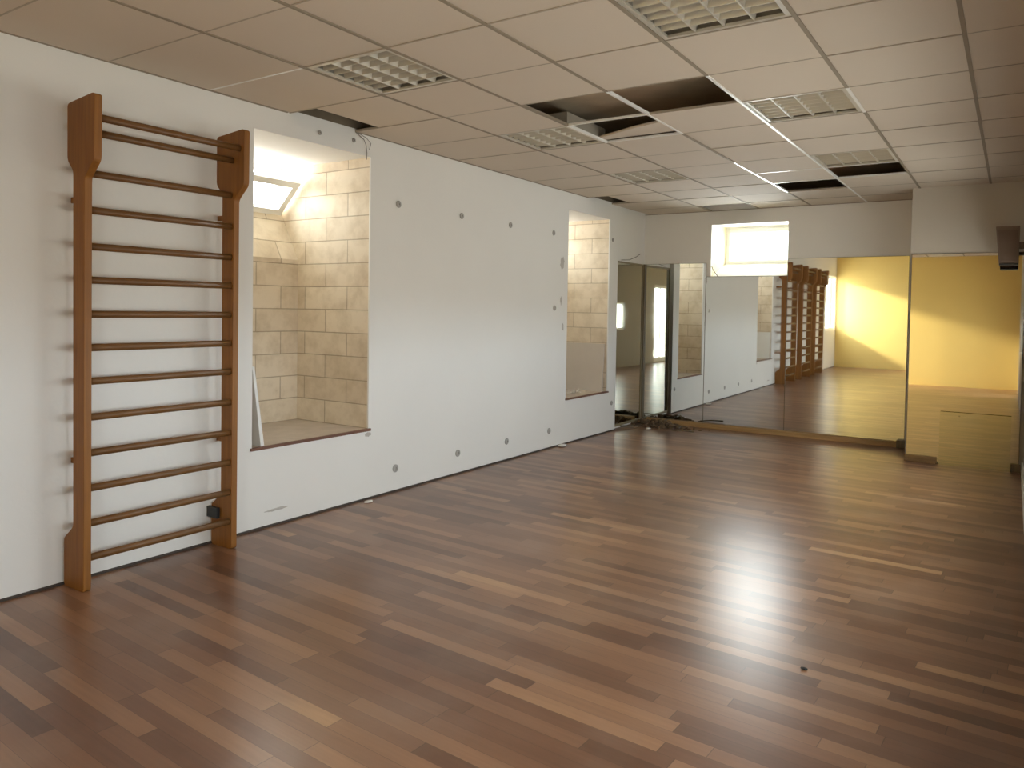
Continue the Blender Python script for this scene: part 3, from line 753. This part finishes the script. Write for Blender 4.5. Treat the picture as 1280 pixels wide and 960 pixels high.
# ------------------------------------------------------------------ loudspeaker at the right
t = thing('loudspeaker', 'brown wedge-shaped loudspeaker fixed high beside the right pier mirror', 'loudspeaker', (3.96, 8.1, 1.93))
bm = bmesh.new()
def spk(u, v, d):  # u across, v up, d depth; bottom narrower
    k = (v - 1.93) / 0.335
    return (u, 8.08 + d + (1 - k) * 0.03, v)
prism(bm, [(3.899, 1.93), (4.049, 1.93), (4.051, 2.262), (3.869, 2.262)], spk, 0.012, 0.2)
body = link_mesh('cabinet', bm, MAT['speaker'], t)
bv = body.modifiers.new('edge', 'BEVEL'); bv.width = 0.005; bv.segments = 2
bm = bmesh.new(); prism(bm, [(3.912, 1.955), (4.036, 1.955), (4.038, 2.225), (3.888, 2.225)], spk, 0.0, 0.013)
link_mesh('grille', bm, MAT['speaker_dark'], t)
bm = bmesh.new(); prism(bm, [(3.901, 1.918), (4.047, 1.918), (4.047, 1.9305), (3.901, 1.9305)], spk, 0.005, 0.2)
link_mesh('base_plate', bm, MAT['black'], t)
bm = bmesh.new(); box(bm, 4.049, W - 0.008, 8.14, 8.20, 2.06, 2.12, bevel=0.004); box(bm, W - 0.009, W - 0.0005, 8.09, 8.25, 2.02, 2.17, bevel=0.002)
link_mesh('wall_bracket', bm, MAT['speaker'], t)

# ------------------------------------------------------------------ outside and light
world = bpy.data.worlds.new('sky'); S.world = world; world.use_nodes = True
bg = world.node_tree.nodes['Background']
wt = world.node_tree
tcw = N(wt, 'ShaderNodeTexCoord'); spw = N(wt, 'ShaderNodeSeparateXYZ'); rw = N(wt, 'ShaderNodeValToRGB')
wt.links.new(tcw.outputs['Generated'], spw.inputs[0])
mrw = N(wt, 'ShaderNodeMapRange'); mrw.inputs[1].default_value = -1; wt.links.new(spw.outputs['Z'], mrw.inputs[0]); wt.links.new(mrw.outputs[0], rw.inputs[0])
rw.color_ramp.elements[0].position = 0.49; rw.color_ramp.elements[0].color = (0.62, 0.60, 0.56, 1)
rw.color_ramp.elements[1].position = 0.51; rw.color_ramp.elements[1].color = (0.90, 0.95, 1.0, 1)
wt.links.new(rw.outputs[0], bg.inputs['Color'])
bg.inputs['Strength'].default_value = 9.0

def portal(name, loc, rot, sx, sy):
    l = bpy.data.lights.new(name, 'AREA'); l.shape = 'RECTANGLE'; l.size = sx; l.size_y = sy
    l.cycles.is_portal = True
    o = bpy.data.objects.new(name, l); COL.objects.link(o); o.location = loc; o.rotation_euler = rot
    return o
# area lights shine along local -Z
for nm, R in (('sky_portal_near', N1), ('sky_portal_far', N2)):
    portal(nm, (-1.08, (R[0] + R[1]) / 2, R[2] + 1.86), (0, -PI / 2, 0), 0.42, 1.1)
portal('sky_portal_back', ((BW[0] + BW[1]) / 2, YW + 0.12, 2.33), (-PI / 2, 0, 0), 0.95, 0.55)
portal('sky_portal_bay', (-0.1, (FW[0] + FW[1]) / 2, (FW[2] + FW[3]) / 2), (0, -PI / 2, 0), 1.5, 1.35)
portal('sky_portal_door', (W + 0.15, (RD[0] + RD[1]) / 2, (RD[2] + RD[3]) / 2), (0, PI / 2, 0), 2.2, 1.0)
for R in FILL_WIN:
    portal('sky_portal_side', (W + 0.15, (R[0] + R[1]) / 2, (R[2] + R[3]) / 2), (0, PI / 2, 0), 0.75, 2.0)

# daylight standing outside the three small windows
def daylight(name, loc, rot, sx, sy, watts, spread=180):
    l = bpy.data.lights.new(name, 'AREA'); l.shape = 'RECTANGLE'; l.size = sx; l.size_y = sy; l.energy = watts; l.color = (0.93, 0.97, 1.0); l.spread = math.radians(spread)
    o = bpy.data.objects.new(name, l); COL.objects.link(o); o.location = loc; o.rotation_euler = rot
daylight('daylight_back', ((BW[0] + BW[1]) / 2, YW + 0.16, 2.33), (-PI / 2, 0, 0), 1.0, 0.6, 13, 75)
daylight('daylight_near', (-1.14, (N1[0] + N1[1]) / 2, N1[2] + 1.88), (0, -PI / 2, 0), 0.5, 1.2, 8)
daylight('daylight_far', (-1.14, (N2[0] + N2[1]) / 2, N2[2] + 1.88), (0, -PI / 2, 0), 0.5, 1.2, 8)

# low sun falling through the high window of the front bay along the yellow wall
l = bpy.data.lights.new('sun_beam', 'SPOT'); l.energy = 5500; l.spot_size = math.radians(26); l.spot_blend = 0.2; l.shadow_soft_size = 0.3
l.color = (1.0, 0.9, 0.72)
o = bpy.data.objects.new('sun_beam', l); COL.objects.link(o); o.location = (-5.0, -1.7, 3.85)
d = Vector((2.0, -3.12, 1.05)) - Vector(o.location)
o.rotation_euler = d.to_track_quat('-Z', 'Y').to_euler()

# ------------------------------------------------------------------ camera
F, CY, YAW, PITCH, ROLL, CX, CZ = 950.8348, 413.7965, 0.5832, -0.0276, 0.0161, 4.03, 1.4427
fw = Vector((-math.sin(YAW) * math.cos(PITCH), math.cos(YAW) * math.cos(PITCH), math.sin(PITCH)))
r0 = Vector((math.cos(YAW), math.sin(YAW), 0)); u0 = r0.cross(fw)
rr = r0 * math.cos(ROLL) + u0 * math.sin(ROLL); uu = -r0 * math.sin(ROLL) + u0 * math.cos(ROLL)
cam = bpy.data.cameras.new('camera'); co = bpy.data.objects.new('camera', cam); COL.objects.link(co)
cam.sensor_fit = 'HORIZONTAL'; cam.sensor_width = 36.0; cam.lens = F / 1280 * 36.0
cam.shift_y = -(480 - CY) / 1280
cam.clip_start = 0.02
m = Matrix((rr, uu, -fw)).transposed().to_4x4(); m.translation = (CX, 0, CZ)
co.matrix_world = m
S.camera = co

S.view_settings.view_transform = 'Standard'; S.view_settings.look = 'None'
S.view_settings.exposure = 0.95; S.view_settings.gamma = 1.0
S.view_settings.use_curve_mapping = False
S.cycles.max_bounces = 12; S.cycles.diffuse_bounces = 6; S.cycles.glossy_bounces = 6
S.cycles.use_denoising = True
S.cycles.sample_clamp_indirect = 30.0
S.cycles.caustics_reflective = False
